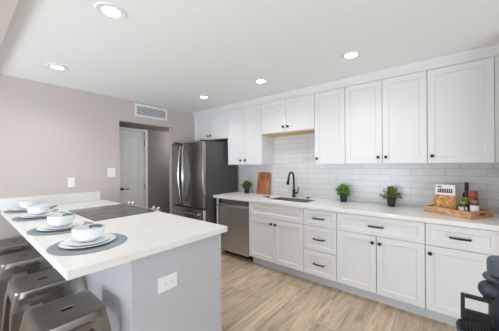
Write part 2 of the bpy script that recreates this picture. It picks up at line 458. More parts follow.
# continuous worktop with sink cut-out
SX0, SX1, SY0, SY1 = 2.748, 3.070, 1.335, 1.905
XF, Z1 = 2.586, .914
b = MB()
def rrect(x0, x1, y0, y1, r, n=6):
    out = []
    for cx, cy, a in ((x1-r, y1-r, 0), (x0+r, y1-r, PI/2), (x0+r, y0+r, PI), (x1-r, y0+r, 1.5*PI)):
        for k in range(n+1):
            an = a + PI/2*k/n; out.append((cx+r*math.cos(an), cy+r*math.sin(an)))
    return out
def slab_with_hole(b, x0, x1, y0, y1, z0, z1, hole, bev=.003):
    n = len(hole); q = n//4
    def outer(i):                                                  # match hole points to the nearest outline corner fan
        c = [(x1, y1), (x0, y1), (x0, y0), (x1, y0)]
        return c[i//q]
    rows = []
    for z, ins in ((z1, 0),):
        pass
    top_h = [b.bm.verts.new((x, y, z1)) for x, y in hole]; bot_h = [b.bm.verts.new((x, y, z0)) for x, y in hole]
    cs = [(x1, y1), (x0, y1), (x0, y0), (x1, y0)]; sg = [(1, 1), (-1, 1), (-1, -1), (1, -1)]
    ct = [b.bm.verts.new((x-sx*bev, y-sy*bev, z1)) for (x, y), (sx, sy) in zip(cs, sg)]
    cm = [b.bm.verts.new((x, y, z1-bev)) for x, y in cs]; cb = [b.bm.verts.new((x, y, z0)) for x, y in cs]
    for c in range(4):
        for k in range(q-1):
            i = c*q+k
            b.bm.faces.new((ct[c], top_h[i+1], top_h[i])); b.bm.faces.new((cb[c], bot_h[i], bot_h[i+1]))
        i = c*q+q-1; j = (i+1) % n; d = (c+1) % 4
        b.bm.faces.new((ct[c], ct[d], top_h[j], top_h[i])); b.bm.faces.new((cb[d], cb[c], bot_h[i], bot_h[j]))
        b.bm.faces.new((ct[d], ct[c], cm[c], cm[d])); b.bm.faces.new((cm[d], cm[c], cb[c], cb[d]))
    for i in range(n):
        j = (i+1) % n; b.bm.faces.new((top_h[i], top_h[j], bot_h[j], bot_h[i]))
slab_with_hole(b, XF, XW-.0095, YE+.0005, 2.856, ZC1+.0005, Z1, rrect(SX0, SX1, SY0, SY1, .05))
tag(b.build('worktop', 'quartz', origin=(2.9, 1.2, .874)), 'long white quartz worktop along the tiled wall', 'worktop')
# undermount sink
t = thing('sink', 'stainless steel sink basin set in the long worktop below the faucet', 'sink', (2.885, 1.66, .70))
b = MB(); loops = []
for (g, z, r) in ((.0055, .903, .05), (.0045, .9045, .05), (.008, .9045, .055), (.014, .72, .06), (.05, .703, .07)):
    loops.append([b.bm.verts.new((x, y, z)) for x, y in rrect(SX0-.004+g, SX1+.004-g, SY0-.004+g, SY1+.004-g, r)])
for a, c in zip(loops, loops[1:]):
    for i in range(len(a)): b.bm.faces.new((a[i], a[(i+1) % len(a)], c[(i+1) % len(a)], c[i]))
b.bm.faces.new(loops[-1])
b.build('basin', 'sink', t, smooth=True)
MB().lathe([(0, .7045), (.03, .7045), (.042, .7075), (.045, .7045)], 2.909, 1.62, 24).build('drain', 'handle_steel', t, smooth=True)
# faucet
t = thing('faucet', 'matte black gooseneck pull-down faucet behind the sink', 'faucet', (3.125, 1.715, .914))
MB().lathe([(0, .9145), (.028, .9145), (.028, .922), (.022, .928), (.0215, 1.02), (.016, 1.035), (0, 1.035)], 3.125, 1.715, 24).build('base', 'black', t, smooth=True)
pts = [(3.125, 1.715, 1.02), (3.125, 1.715, 1.19)]
for k in range(1, 13):
    a = PI*k/12; pts.append((3.125-.064+.064*math.cos(a), 1.715+.012*k/12, 1.19+.085*math.sin(a)))
pts.append((2.995, 1.728, 1.175))
MB().tube(pts, .0135, 12).build('gooseneck', 'black', t, smooth=True)
MB().tube([(2.997, 1.7275, 1.19), (2.993, 1.7285, 1.172), (2.985, 1.7295, 1.140), (2.979, 1.73, 1.108), (2.978, 1.73, 1.103)], [.0145, .0165, .019, .023, .020], 16).build('spray_head', 'black', t, smooth=True)
MB().tube([(3.125, 1.70, .975), (3.125, 1.66, .982)], [.013, .012], 12).tube([(3.125, 1.655, .975), (3.123, 1.648, 1.0), (3.118, 1.640, 1.062)], [.011, .008, .0075], 10).build('lever', 'black', t, smooth=True)
tag(MB().lathe([(0, .9145), (.022, .9145), (.022, .926), (.019, .931), (0, .932)], 3.135, 1.50, 24).build('air_gap_cap', 'black', origin=(3.135, 1.50, .914), smooth=True),
    'low round black cap on the worktop right of the faucet', 'cap')
t = thing('dish_scrubber', 'small dark scrubber lying on the worktop left of the sink', 'scrubber', (2.88, 2.01, .914), 0)
MB().box(2.845, 2.885, 1.968, 2.008, .9145, .932, .006).build('scrub_head', 'scrub', t, smooth=True)
MB().tube([(2.868, 2.006, .923), (2.885, 2.05, .921), (2.905, 2.10, .9195)], [.006, .005, .004], 8).build('handle', 'black', t, smooth=True)

# ------------------------------------------------------------------ wall cabinets
XU = 2.90; ZU0, ZU1 = 1.389, 2.288
def wall_unit(label, y0, y1, z0, doors, knobs, z1=ZU1, bottom='white'):
    t = thing('wall_cabinet', label, 'cabinet', (XU, (y0+y1)/2, z0))
    b = MB().box(XU+.0005, XW-.001 if z0 > 1.8 else XW-.0095, y0+.0006, y1-.0006, z0 + (.012 if bottom != 'white' else 0), z1)
    b.build('carcass', 'white', t)
    if bottom != 'white':
        MB().box(XU+.0005, XW-.0095, y0+.0006, y1-.0006, z0-.012, z0+.0118).build('bottom_panel', bottom, t)
    for (a, c), k in zip(doors, knobs):
        d = front(t, 'door', XU, c-G, a+G, z0+.003, z1-.003)
        knob(XU-.02, k, z0+.07, d)
    return t
wall_unit('short white two-door wall cabinet above the refrigerator', 2.812, YB-.002, 1.835, [(3.255, YB-.002), (2.812, 3.255)], [3.29, 3.22])
wall_unit('tall white two-door wall cabinet above the dishwasher, next to the refrigerator', 2.112, 2.812, ZU0, [(2.46, 2.812), (2.112, 2.46)], [2.52, 2.425])
wall_unit('short white two-door wall cabinet over the sink with a bare wood underside', 1.283, 2.112, 1.838, [(1.697, 2.112), (1.283, 1.697)], [1.735, 1.662], bottom='plywood')
wall_unit('narrow white single-door wall cabinet directly right of the short cabinet over the sink', .908, 1.283, ZU0, [(.908, 1.283)], [1.247])
wall_unit('wide white two-door wall cabinet, knobs meeting in its middle, above the two right-hand plants', .136, .908, ZU0, [(.522, .908), (.136, .522)], [.560, .486])
wall_unit('white single-door wall cabinet above the serving tray, at the end wall', -.325, .136, ZU0, [(-.325, .136)], [.098])
b = MB().box(XU-.004, XU+.02, YE+.0005, -.3258, ZU0, ZU1); struct(b, 'trim_2', 'white')
struct(MB().box(XD-.004, XD+.02, YE+.0005, -.3188, .115, .874), 'trim_4', 'white')
# frieze and crown moulding up to the ceiling
prof = [(XU+.05, ZU1+.0005), (XU-.020, ZU1+.0005), (XU-.020, ZU1+.018), (XU-.024, ZU1+.024), (XU-.024, ZU1+.036), (XU-.031, ZU1+.05), (XU-.043, ZU1+.068), (XU-.047, ZU1+.076), (XU-.047, CEIL-.0005), (XU+.05, CEIL-.0005)]
struct(MB().prism(prof, YE+.0005, YB-.0005), 'trim_3', 'white')

# ------------------------------------------------------------------ refrigerator
t = thing('refrigerator', 'stainless french-door refrigerator with charcoal side beside the doorway', 'refrigerator', (2.8, 3.26, 0))
FX = 2.392; FY0, FY1 = 2.862, 3.697; FM = 3.36
MB().box(FX+.075, 3.17, FY0+.004, FY1-.004, .03, 1.765, .006).build('cabinet_body', 'fridge_side', t)
d1 = MB().box(FX, FX+.07, FM+.003, FY1, .715, 1.755, .014, 3).build('door', 'steel_dark', t, smooth=True)
d2 = MB().box(FX, FX+.07, FY0, FM-.003, .715, 1.755, .014, 3).build('door', 'steel_dark', t, smooth=True)
d3 = MB().box(FX, FX+.07, FY0, FY1, .075, .700, .014, 3).build('freezer_drawer', 'steel_dark', t, smooth=True)
def bow(x, y, z0, z1, bend, parent):
    pts = []
    for k in range(17):
        s = k/16; pts.append((x - .020 - .042*math.sin(PI*s)**.6, y + bend*math.sin(PI*s), z0+(z1-z0)*s))
    b = MB().tube([(x+.002, y, z0+.012), (x-.02, y, z0+.008)], .010, 10).tube([(x+.002, y, z1-.012), (x-.02, y, z1-.008)], .010, 10).tube(pts, .0125, 12)
    b.build('handle', 'handle_steel', parent, smooth=True)
bow(FX, FM+.034, .77, 1.70, .022, d1); bow(FX, FM-.034, .77, 1.70, -.022, d2)
b = MB().tube([(FX-.045, FY0+.07, .628), (FX-.052, (FY0+FY1)/2, .632), (FX-.045, FY1-.07, .628)], .013, 12)
for yy in (FY0+.085, FY1-.085): b.box(FX-.046, FX+.003, yy-.014, yy+.014, .615, .641, .004)
b.build('handle', 'handle_steel', d3, smooth=True)
for yy in (FY0+.02, FY1-.10): MB().box(FX+.02, FX+.12, yy, yy+.08, 1.7655, 1.783, .004).build('hinge_cover', 'fridge_side', t)
MB().box(FX+.05, FX+.09, FY0+.01, FY1-.01, 0, .072).build('base_grille', 'rubber', t)

# ------------------------------------------------------------------ peninsula
PX0, PX1, PY0, PY1 = .315, 1.327, 1.303, 3.698
RY0, RY1 = 2.305, 3.078                                             # gap for the range
CX0, CX1 = .605, 1.262
def pen_unit(y0, y1, end, label):
    t = thing('peninsula_cabinet', label, 'cabinet', (.95, (y0+y1)/2, 0))
    MB().box(CX0+.02, CX1, y0+.02, y1-.001, .10, .873).build('carcass', 'grey', t)
    MB().box(CX0+.06, CX1-.06, y0+.02, y1-.001, 0, .10).build('toe_kick', 'toe', t)
    if end:
        b = MB().box(CX0+.021, CX1+.001, y0+.001, y0+.0195, 0, .873)
        b.box(CX0, CX0+.0205, y0-.003, y0+.03, 0, .873, .002).box(CX1+.0012, CX1+.022, y0-.003, y0+.0195, 0, .873, .002)
        b.build('end_panel', 'grey', t)
    MB().box(CX0+.002, CX0+.0195, y0+.0305, y1-.001, 0, .873).build('back_panel', 'grey', t)
    n = 2; w = (y1-y0-.03)/n
    for k in range(n):
        a = y0+.022+k*w
        MB().shaker((CX1+.0008, a+G, .118), (0, 1, 0), Vz, (1, 0, 0), w-2*G, .56, .02).build('door', 'grey', t)
        MB().shaker((CX1+.0008, a+G, .684), (0, 1, 0), Vz, (1, 0, 0), w-2*G, .18, .02, .045).build('drawer', 'grey', t)
    return t
pen_unit(PY0+.03, RY0-.001, True, 'grey peninsula cabinet whose end panel carries the white outlet')
pen_unit(RY1+.001, PY1-.002, False, 'grey peninsula cabinet between the range and the back wall')
tag(MB().box(CX0+.002, CX0+.02, RY0, RY1, 0, .873).build('back_panel', 'grey', origin=(CX0, 2.69, 0)),
    'grey panel behind the range on the stool side of the peninsula', 'panel')
GX0, GX1 = .752, 1.292                                             # glass of the cooktop
b = MB()
prof = [(PX0, PY0), (PX1, PY0), (PX1, RY0), (GX0, RY0), (GX0, RY1), (PX1, RY1), (PX1, PY1), (PX0, PY1)]
b.prism(prof, .874, .914, 'z')
bmesh.ops.recalc_face_normals(b.bm, faces=b.bm.faces)
bmesh.ops.bevel(b.bm, geom=[e for e in b.bm.edges if all(v.co.z > .913 for v in e.verts)], offset=.003, segments=2, affect='EDGES')
tag(b.build('peninsula_worktop', 'quartz', origin=(.8, 2.5, .874)), 'white quartz worktop of the peninsula, with place settings and cooktop', 'worktop')
tag(MB().box(PX0-.02, 1.268, PY1-.020, PY1+.0015, .9145, 1.039, .002).build('upstand', 'quartz', origin=(.8, PY1, .9145)),
    'low white quartz upstand along the back wall at the end of the peninsula', 'upstand')
# slide-in range
t = thing('range', 'slide-in range with black glass cooktop set into the peninsula', 'stove', (1.0, 2.69, 0))
MB().box(.66, 1.300, RY0+.006, RY1-.006, .02, .870).build('oven_body', 'fridge_side', t)
MB().box(GX0+.002, GX1, RY0+.002, RY1-.002, .8705, .9185, .003).build('glass_top', 'glass_top', t)
for cx, cy, r in ((.90, 2.50, .10), (.90, 2.88, .08), (1.14, 2.50, .08), (1.14, 2.88, .10)):
    MB().lathe([(r-.004, .9188), (r, .9188), (r, .9192), (r-.004, .9192), (r-.004, .9188)], cx, cy, 40).build('burner_ring', 'ring', t)
b = MB().prism([(GX1+.001, .80), (1.345, .80), (1.365, .90), (1.352, .920), (GX1+.001, .920)], RY0+.002, RY1-.002)
b.build('control_panel', 'steel', t)
for yy in (3.010, 2.921, 2.441, 2.352):
    mt = Matrix.Translation((1.350, yy, .918)) @ Matrix.Rotation(math.radians(35), 4, 'Y')
    MB().lathe([(0, -.006), (.021, -.006), (.021, .004), (.017, .007), (.016, .028), (.014, .031), (0, .031)], 0, 0, 24, mt).build('knob', 'handle_steel', t, smooth=True)
o = MB().box(1.301, 1.335, RY0+.01, RY1-.01, .20, .79, .005).build('oven_door', 'steel', t)
b = MB().tube([(1.375, RY0+.06, .745), (1.375, RY1-.06, .745)], .012, 12)
for yy in (RY0+.09, RY1-.09): b.tube([(1.333, yy, .745), (1.375, yy, .745)], .009, 8)
b.build('handle', 'handle_steel', o, smooth=True)
MB().box(1.301, 1.333, RY0+.01, RY1-.01, .04, .19, .005).build('warming_drawer', 'steel', t)

# outlet in the end panel of the peninsula
def plate_thing(name, label, cat, c, u, n, w, h, kind):
    """wall plate centred at c, u along its width, n outward"""
    t = thing(name, label, cat, c)
    c, u, n = Vector(c), Vector(u), Vector(n); v = Vector((0, 0, 1))
    mt = Matrix(((u.x, v.x, n.x, c.x), (u.y, v.y, n.y, c.y), (u.z, v.z, n.z, c.z), (0, 0, 0, 1)))
    def bx(x0, x1, y0, y1, z0, z1, bev=.001):
        return MB().box(x0, x1, y0, y1, z0, z1, bev, 2, mt)
    bx(-w/2, w/2, -h/2, h/2, .0004, .006, .002).build('cover_plate', 'plate', t)
    if kind == 'outlet':
        q = bx(-.034, .034, -.0165, .0165, .006, .0085).build('receptacle', 'plate', t)
        for s in (-1, 1):
            b = MB()
            for k in (-.006, .006): b.box(s*.020-.004, s*.020+.004, k-.001, k+.001, .0086, .0090, 0, 2, mt)
            b.box(s*.020+.008, s*.020+.012, -.002, .002, .0086, .0090, 0, 2, mt)
            b.build('socket', 'slot', q)
    else:
        for xx in ([0] if w < .09 else [-.023, .023]):
            bx(xx-.0165, xx+.0165, -.033, .033, .0062, .009).build('rocker', 'plate', t)
    return t
plate_thing('electrical_outlet', 'white horizontal electrical outlet on the grey end panel of the peninsula', 'outlet', (.829, PY0+.031, .662), (1, 0, 0), (0, -1, 0), .130, .090, 'outlet')
plate_thing('light_switch', 'white switch plate low on the taupe wall above the upstand, left of the doorway', 'switch', (.943, YB, 1.178), (1, 0, 0), (0, -1, 0), .076, .124, 'switch')
plate_thing('light_switch', 'white double switch plate just left of the doorway', 'switch', (1.42, YB, 1.289), (1, 0, 0), (0, -1, 0), .105, .130, 'switch')
# air vent above the doorway
t = thing('air_vent', 'white louvred air vent on the wall above the doorway', 'vent', (2.032, YB, 2.25))
vx0, vx1, vz0, vz1 = 1.755, 2.310, 2.150, 2.346
b = MB().box(vx0, vx1, YB-.012, YB-.0005, vz0, vz0+.032, .002).box(vx0, vx1, YB-.012, YB-.0005, vz1-.032, vz1, .002)
b.box(vx0, vx0+.032, YB-.012, YB-.0005, vz0+.032, vz1-.032, .002).box(vx1-.032, vx1, YB-.012, YB-.0005, vz0+.032, vz1-.032, .002)
b.build('frame', 'trim', t)
MB().box(vx0+.032, vx1-.032, YB-.0025, YB-.0008, vz0+.032, vz1-.032).build('backing', 'duct', t)
for k in range(5):
    z = vz0+.047+k*.0255
    MB().hexa([(vx0+.033, YB-.004, z+.006), (vx1-.033, YB-.004, z+.006), (vx1-.033, YB-.004, z+.009), (vx0+.033, YB-.004, z+.009)],
              [(vx0+.033, YB-.012, z-.006), (vx1-.033, YB-.012, z-.006), (vx1-.033, YB-.012, z-.003), (vx0+.033, YB-.012, z-.003)]).build('slat', 'trim', t)

# ------------------------------------------------------------------ recessed ceiling lights
def downlight(x, y, label, root=None):
    t = thing('recessed_light', label, 'ceiling light', (x, y, CEIL), 0, 'recessed ceiling lights')
    MB().lathe([(.052, CEIL-.0006), (.088, CEIL-.0006), (.090, CEIL-.004), (.086, CEIL-.008), (.060, CEIL-.009), (.052, CEIL-.004), (.052, CEIL-.0006)], x, y, 40).build('trim_ring', 'lamp_trim', t, smooth=True)
    MB().lathe([(0, CEIL-.0008), (.0515, CEIL-.0008), (.0515, CEIL-.003), (0, CEIL-.004)], x, y, 40).build('lens', 'lens', t, smooth=True)
    l = bpy.data.lights.new('lamp_glow', 'SPOT'); l.energy = LAMP_W * 4; l.spot_size = math.radians(150); l.spot_blend = 0.9
    l.shadow_soft_size = 0.06; l.color = (0.98, 0.98, 1.0)
    o = bpy.data.objects.new('lamp_glow', l); C.objects.link(o); o.parent = t; o.location = (0, 0, -.03)
    return t
def hall_fill_lamp(x, y, z):  # unseen lamp added to brighten the hall and its door
    t = thing('hall_fill_light', 'added flush fill light inside the hall, out of sight behind the doorway', 'ceiling light', (x, y, z))
    MB().lathe([(0, z-.0005), (.09, z-.0005), (.09, z-.02), (.085, z-.024), (0, z-.024)], x, y, 32).build('base', 'lamp_trim', t, smooth=True)
    MB().lathe([(0, z-.0245), (.082, z-.0245), (.07, z-.045), (.03, z-.056), (0, z-.058)], x, y, 32).build('diffuser', 'lens', t, smooth=True)
    l = bpy.data.lights.new('lamp_glow', 'POINT'); l.energy = 9; l.shadow_soft_size = .07
    o = bpy.data.objects.new('lamp_glow', l); C.objects.link(o); o.parent = t; o.location = (0, 0, -.14)
hall_fill_lamp(3.08, 4.02, 2.055)
downlight(.641, 1.662, 'recessed ceiling light nearest the camera, over the front of the peninsula')
downlight(.656, 3.014, 'recessed ceiling light over the wall end of the peninsula, left in view')
downlight(2.282, .661, 'rightmost recessed ceiling light, in front of the wide wall cabinet')
downlight(2.297, 1.690, 'middle recessed ceiling light, in front of the cabinet over the sink')
downlight(2.298, 2.718, 'farthest recessed ceiling light, in front of the refrigerator cabinets')

# ------------------------------------------------------------------ place settings
def setting(x, y, where, s):
    tag(MB().lathe([(0, .9144), (.200, .9144), (.203, .916), (.201, .9182), (0, .9182)], x, y, 56).build('placemat', 'mat', origin=(x, y, .9142), smooth=True),
        'round grey woven placemat ' + where, 'placemat', 'placemats on the peninsula')
    z = .9184
    tag(MB().lathe([(0, z), (.085, z), (.090, z+.002), (.138, z+.012), (.144, z+.015), (.142, z+.017), (.136, z+.0155), (.092, z+.0065), (0, z+.006)], x-.006, y+.002, 56).build('dinner_plate', 'ceramic', origin=(x-.006, y+.002, z), smooth=True),
        'wide white dinner plate ' + where, 'plate', 'dinner plates on the placemats')
    z = .9248
    tag(MB().lathe([(0, z), (.066, z), (.070, z+.003), (.104, z+.008), (.109, z+.010), (.107, z+.012), (.102, z+.0115), (.072, z+.0085), (0, z+.008)], x, y+.006, 48).build('salad_plate', 'ceramic', origin=(x, y+.006, z), smooth=True),
        'smaller white salad plate stacked on the dinner plate ' + where, 'plate', 'salad plates on the dinner plates')
    z = .9332; bx, by = x-.004 - (.014 if s == 3 else 0), y+.008 + (.030 if s == 3 else 0)
    tag(MB().lathe([(0, z), (.040, z), (.042, z+.005), (.062, z+.012), (.078, z+.034), (.084, z+.066), (.085, z+.078), (.083, z+.080), (.081, z+.078), (.080, z+.066), (.074, z+.036), (.058, z+.016), (.036, z+.009), (0, z+.008)], bx, by, 48).build('bowl', 'ceramic', origin=(bx, by, z), smooth=True),
        'deep white bowl ' + where, 'bowl', 'bowls on the plates')
SY = [1.672, 2.250, 2.935, 3.490]
setting(.518, SY[0], 'at the setting nearest the camera', 1)
setting(.518, SY[1], 'at the second setting from the camera', 2)
setting(.518, SY[2], 'at the third setting from the camera', 3)
setting(.518, SY[3], 'at the setting beside the back wall', 4)
def rim_strip(x, y, label):  # thin grey-green strip along the bowl's far inner rim
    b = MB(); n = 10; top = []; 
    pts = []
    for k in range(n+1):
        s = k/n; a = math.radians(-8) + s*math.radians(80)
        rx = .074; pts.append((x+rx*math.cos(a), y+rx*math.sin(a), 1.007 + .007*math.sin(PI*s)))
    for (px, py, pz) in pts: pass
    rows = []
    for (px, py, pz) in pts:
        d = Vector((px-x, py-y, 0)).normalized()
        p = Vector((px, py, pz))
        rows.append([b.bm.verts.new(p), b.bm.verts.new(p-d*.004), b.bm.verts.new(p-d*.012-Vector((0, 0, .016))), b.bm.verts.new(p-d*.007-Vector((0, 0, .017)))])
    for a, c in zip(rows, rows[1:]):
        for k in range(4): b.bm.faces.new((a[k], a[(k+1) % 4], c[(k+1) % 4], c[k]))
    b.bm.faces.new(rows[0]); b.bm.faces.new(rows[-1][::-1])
    tag(b.build('rim_strip', 'rim_strip', origin=(x, y, .98), smooth=True), label, 'rim_strip', 'grey-green strips in the bowls')
rim_strip(.514, SY[0]+.008, 'grey-green strip inside the far rim of the nearest bowl')
rim_strip(.514, SY[1]+.008, 'grey-green strip inside the far rim of the second bowl from the camera')
def spoon(x, y, label):
    t = thing('teaspoon', label, 'spoon', (x, y, .914), 0, 'dark spoons on the peninsula')
    b = bmesh.new(); bmesh.ops.create_uvsphere(b, u_segments=16, v_segments=8, radius=1)
    mb = MB(); mb.merge(b, Matrix.Translation((x, y, .9185)) @ Matrix.Diagonal((.032, .022, .0042, 1))); mb.build('bowl_end', 'slot', t, smooth=True)
    MB().tube([(x+.012, y+.016, .919), (x+.034, y+.045, .923), (x+.06, y+.08, .918)], [.003, .0028, .0045], 8).build('handle', 'slot', t, smooth=True)
spoon(.640, 3.155, 'dark spoon lying behind the cooktop corner beside the second bowl')
spoon(.715, 3.50, 'dark spoon lying on the worktop near the upstand, right of the third bowl')

# ------------------------------------------------------------------ stools
SZ = .612
def make_stool(x, y, label):
    t = thing('counter_stool', label, 'stool', (x, y, 0), 0, 'metal stools along the peninsula')
    b = MB(); hs = .154; n = 64
    def rs(h, r, z):
        out = []
        for i in range(n):
            a = 2*PI*i/n + PI/4
            c, s_ = math.cos(a), math.sin(a); p = 9
            k = (abs(c)**p + abs(s_)**p)**(-1/p) * h
            out.append(b.bm.verts.new((x+k*c, y+k*s_, z)))
        return out
    def slot(z, g=0):
        out = []
        for i in range(n):
            a = 2*PI*i/n + PI/4
            c, s_ = math.cos(a), math.sin(a); p = 4
            k = (abs(c/(.027+g))**p + abs(s_/(.0165+g))**p)**(-1/p)
            out.append(b.bm.verts.new((x+.008+k*c, y+k*s_, z)))
        return out
    loops = [slot(SZ-.022, .002), slot(SZ-.008), slot(SZ-.003, .003), rs(hs*.80, 0, SZ-.002), rs(hs-.010, 0, SZ), rs(hs-.002, 0, SZ-.004), rs(hs, 0, SZ-.012), rs(hs+.004, 0, SZ-.040), rs(hs+.001, 0, SZ-.040), rs(hs-.004, 0, SZ-.014), slot(SZ-.014, .006)]
    for a, c in zip(loops, loops[1:]):
        for i in range(n): b.bm.faces.new((a[i], a[(i+1) % n], c[(i+1) % n], c[i]))
    b.build('seat', 'gunmetal', t, smooth=True)
    top, bot = hs-.008, .190
    for sx in (-1, 1):
        for sy in (-1, 1):
            def ring(cx, cy, z, w, th):
                # L-shaped pressed-steel section, corner outward
                X0, Y0 = x+sx*cx, y+sy*cy
                return [(X0, Y0, z), (X0-sx*w, Y0, z), (X0-sx*w, Y0-sy*th, z), (X0-sx*th*1.4, Y0-sy*th*1.4, z), (X0-sx*th, Y0-sy*w, z), (X0, Y0-sy*w, z)]
            lb = MB(); rr = []
            for k in range(7):
                s = k/6
                z = SZ-.014 - s*(SZ-.014-.012)
                c = top + .0 + (bot-top)*s**1.08
                rr.append([lb.bm.verts.new(v) for v in ring(c+.012*(k > 0), c+.012*(k > 0), z, .082-.046*s, .010)])
            for a, c in zip(rr, rr[1:]):
                for i in range(6): lb.bm.faces.new((a[i], a[(i+1) % 6], c[(i+1) % 6], c[i]))
            lb.bm.faces.new(rr[0]); lb.bm.faces.new(rr[-1][::-1])
            leg = lb.build('leg', 'gunmetal', t)
            cx, cy = x+sx*(bot+.002), y+sy*(bot+.002)
            MB().box(cx-.018, cx+.018, cy-.018, cy+.018, 0.0, .020, .003).build('rubber_foot', 'rubber', leg)
    # aprons under the seat, footrest bars and the crossed brace
    for ax, sg in ((0, -1), (0, 1), (1, -1), (1, 1)):
        b = MB(); k = .150
        if ax == 0: b.box(x-.095, x+.095, y+sg*(hs-.002)-.004, y+sg*(hs-.002)+.004, SZ-.085, SZ-.050, .002)
        else: b.box(x+sg*(hs-.002)-.004, x+sg*(hs-.002)+.004, y-.095, y+.095, SZ-.085, SZ-.050, .002)
        b.build('apron', 'gunmetal', t)
        b = MB(); z = .235; e = .160
        if ax == 0: b.box(x-.148, x+.148, y+sg*e-.005, y+sg*e+.005, z-.018, z+.018, .003)
        else: b.box(x+sg*e-.005, x+sg*e+.005, y-.148, y+.148, z-.018, z+.018, .003)
        b.build('footrest_bar', 'gunmetal', t)
    e = .142; zz = .500
    MB().tube([(x-e, y-e, zz), (x-.05, y-.05, zz+.042), (x+.05, y+.05, zz+.042), (x+e, y+e, zz)], .013, 8).build('brace', 'gunmetal', t, smooth=True)
    MB().tube([(x-e, y+e, zz), (x-.05, y+.05, zz+.068), (x+.05, y-.05, zz+.068), (x+e, y-e, zz)], .013, 8).build('brace', 'gunmetal', t, smooth=True)
    return t
st = make_stool(.378, 1.600, 'gunmetal square-seat stool nearest the camera, under the peninsula corner')
for yy, lb in ((2.165, 'gunmetal square-seat stool second from the camera along the peninsula'),
               (2.845, 'gunmetal square-seat stool third from the camera along the peninsula'),
               (3.47, 'gunmetal square-seat stool farthest from the camera, by the back wall')):
    dup(st, (.378, yy, 0), lb)

# ------------------------------------------------------------------ plants, board and tray goods on the long worktop
def plant(x, y, label, leafmat, seed, r=.10, squash=.75):
    rnd = random.Random(seed)
    t = thing('potted_plant', label, 'plant', (x, y, .9145), 0, 'small potted plants on the worktop')
    z = .9145
    p = MB().lathe([(0, z), (.034, z), (.036, z+.003), (.043, z+.082), (.0455, z+.083), (.0455, z+.092), (.042, z+.092), (.040, z+.080), (0, z+.080)], x, y, 28).build('pot', 'pot', t, smooth=True)
    MB().lathe([(0, z+.0805), (.0395, z+.0805), (.03, z+.085), (0, z+.087)], x, y, 20).build('soil', 'soil', t)
    b = MB(); s = MB(); c0 = Vector((x, y, z+.085))
    for k in range(46):
        az = rnd.random()*2*PI; el = rnd.uniform(-.12, 1.45)
        d = Vector((math.cos(az)*math.cos(el), math.sin(az)*math.cos(el), math.sin(el)))
        L_ = r*rnd.uniform(.62, .82); tip = c0 + Vector((d.x*L_, d.y*L_, d.z*L_*1.05+.012))
        s.tube([c0 + d*.006, (c0+tip)/2 + Vector((0, 0, .008)), tip], .0012, 5)
        for j in range(12):
            f = rnd.uniform(.35, 1.06); p0 = c0.lerp(tip, f) + Vector((0, 0, .006))
            dd = (d*0.6 + Vector((rnd.uniform(-1, 1), rnd.uniform(-1, 1), rnd.uniform(-.5, 1)))).normalized()
            up = Vector((rnd.uniform(-1, 1), rnd.uniform(-1, 1), 1.2)); sd = dd.cross(up).normalized(); nn = sd.cross(dd)
            l = rnd.uniform(.024, .036); w = l*.42
            b._add([p0, p0+dd*l*.45+sd*w+nn*.002, p0+dd*l-nn*.003, p0+dd*l*.45-sd*w+nn*.002, p0+dd*l*.5-nn*.003], [(0, 1, 4), (1, 2, 4), (2, 3, 4), (3, 0, 4)])
    b.build('foliage', leafmat, t); s.build('stems', 'stem', t)
plant(3.085, 2.575, 'small green plant in a dark pot left of the cutting board', 'leaf_dark', 3, .108)
plant(3.10, 1.000, 'small bushy green plant in a dark pot right of the faucet', 'leaf', 5, .118)
plant(3.08, .472, 'small olive-green plant in a dark pot, the plant closest to the serving tray', 'leaf_pale', 8, .120)
# cutting board leaning on the tile
b = MB(); w, h = .125, .360; out = [(-w, 0), (w, 0)]
for k in range(0, 13):
    s = k/12; xx = w - 2*w*s
    out.append((xx, h*.945 + h*.055*math.sin(PI*s)**.8))
b.prism([(a, c) for a, c in out], -.011, .011, 'x')
bmesh.ops.recalc_face_normals(b.bm, faces=b.bm.faces)
bmesh.ops.bevel(b.bm, geom=list(b.bm.edges), offset=.003, segments=2, affect='EDGES')
mt = Matrix.Translation((3.135, 2.290, .9155)) @ Matrix.Rotation(math.radians(10.2), 4, 'Y') @ Matrix.Translation((.011, 0, .0005))
bmesh.ops.transform(b.bm, matrix=mt, verts=b.bm.verts)
tag(b.build('cutting_board', 'acacia', origin=(3.145, 2.29, .9145)), 'arched wooden cutting board leaning against the tiled backsplash', 'cutting board')
# serving tray
TA = math.atan2(.215, .325)
TC = Vector((2.735, -.161, .9145)); eu = Vector((.552, .834, 0)); ev = Vector((.834, -.552, 0))   # along the long side, across
TL, TW = .392, .303
def TP(a, c, z): return TC + eu*a + ev*c + Vector((0, 0, z))
tray = thing('serving_tray', 'wooden serving tray with handle slots at the right end of the worktop', 'tray', TC)
def tbox(mb, a0, a1, c0, c1, z0, z1):
    mb.hexa([TP(a0, c0, z0), TP(a1, c0, z0), TP(a1, c1, z0), TP(a0, c1, z0)], [TP(a0, c0, z1), TP(a1, c0, z1), TP(a1, c1, z1), TP(a0, c1, z1)])
b = MB(); tbox(b, .013, TL-.013, .0135, TW-.0135, 0.0, .010); b.build('base', 'tray', tray)
for c0 in (0, TW-.013):
    b = MB(); tbox(b, 0, TL, c0, c0+.013, 0, .060); b.build('side_rail', 'tray', tray)
for a0 in (0, TL-.0128):                                            # end rails with a hand slot
    b = MB(); a1 = a0+.0128; m = TW/2
    tbox(b, a0, a1, .0132, TW-.0132, 0, .020); tbox(b, a0, a1, .0132, m-.054, .020, .047); tbox(b, a0, a1, m+.054, TW-.0132, .020, .047); tbox(b, a0, a1, .0132, TW-.0132, .047, .0602)
    b.build('end_rail', 'tray', tray)
ZT0 = .9145+.0106
def at_px_plane(X, Y): return X, Y
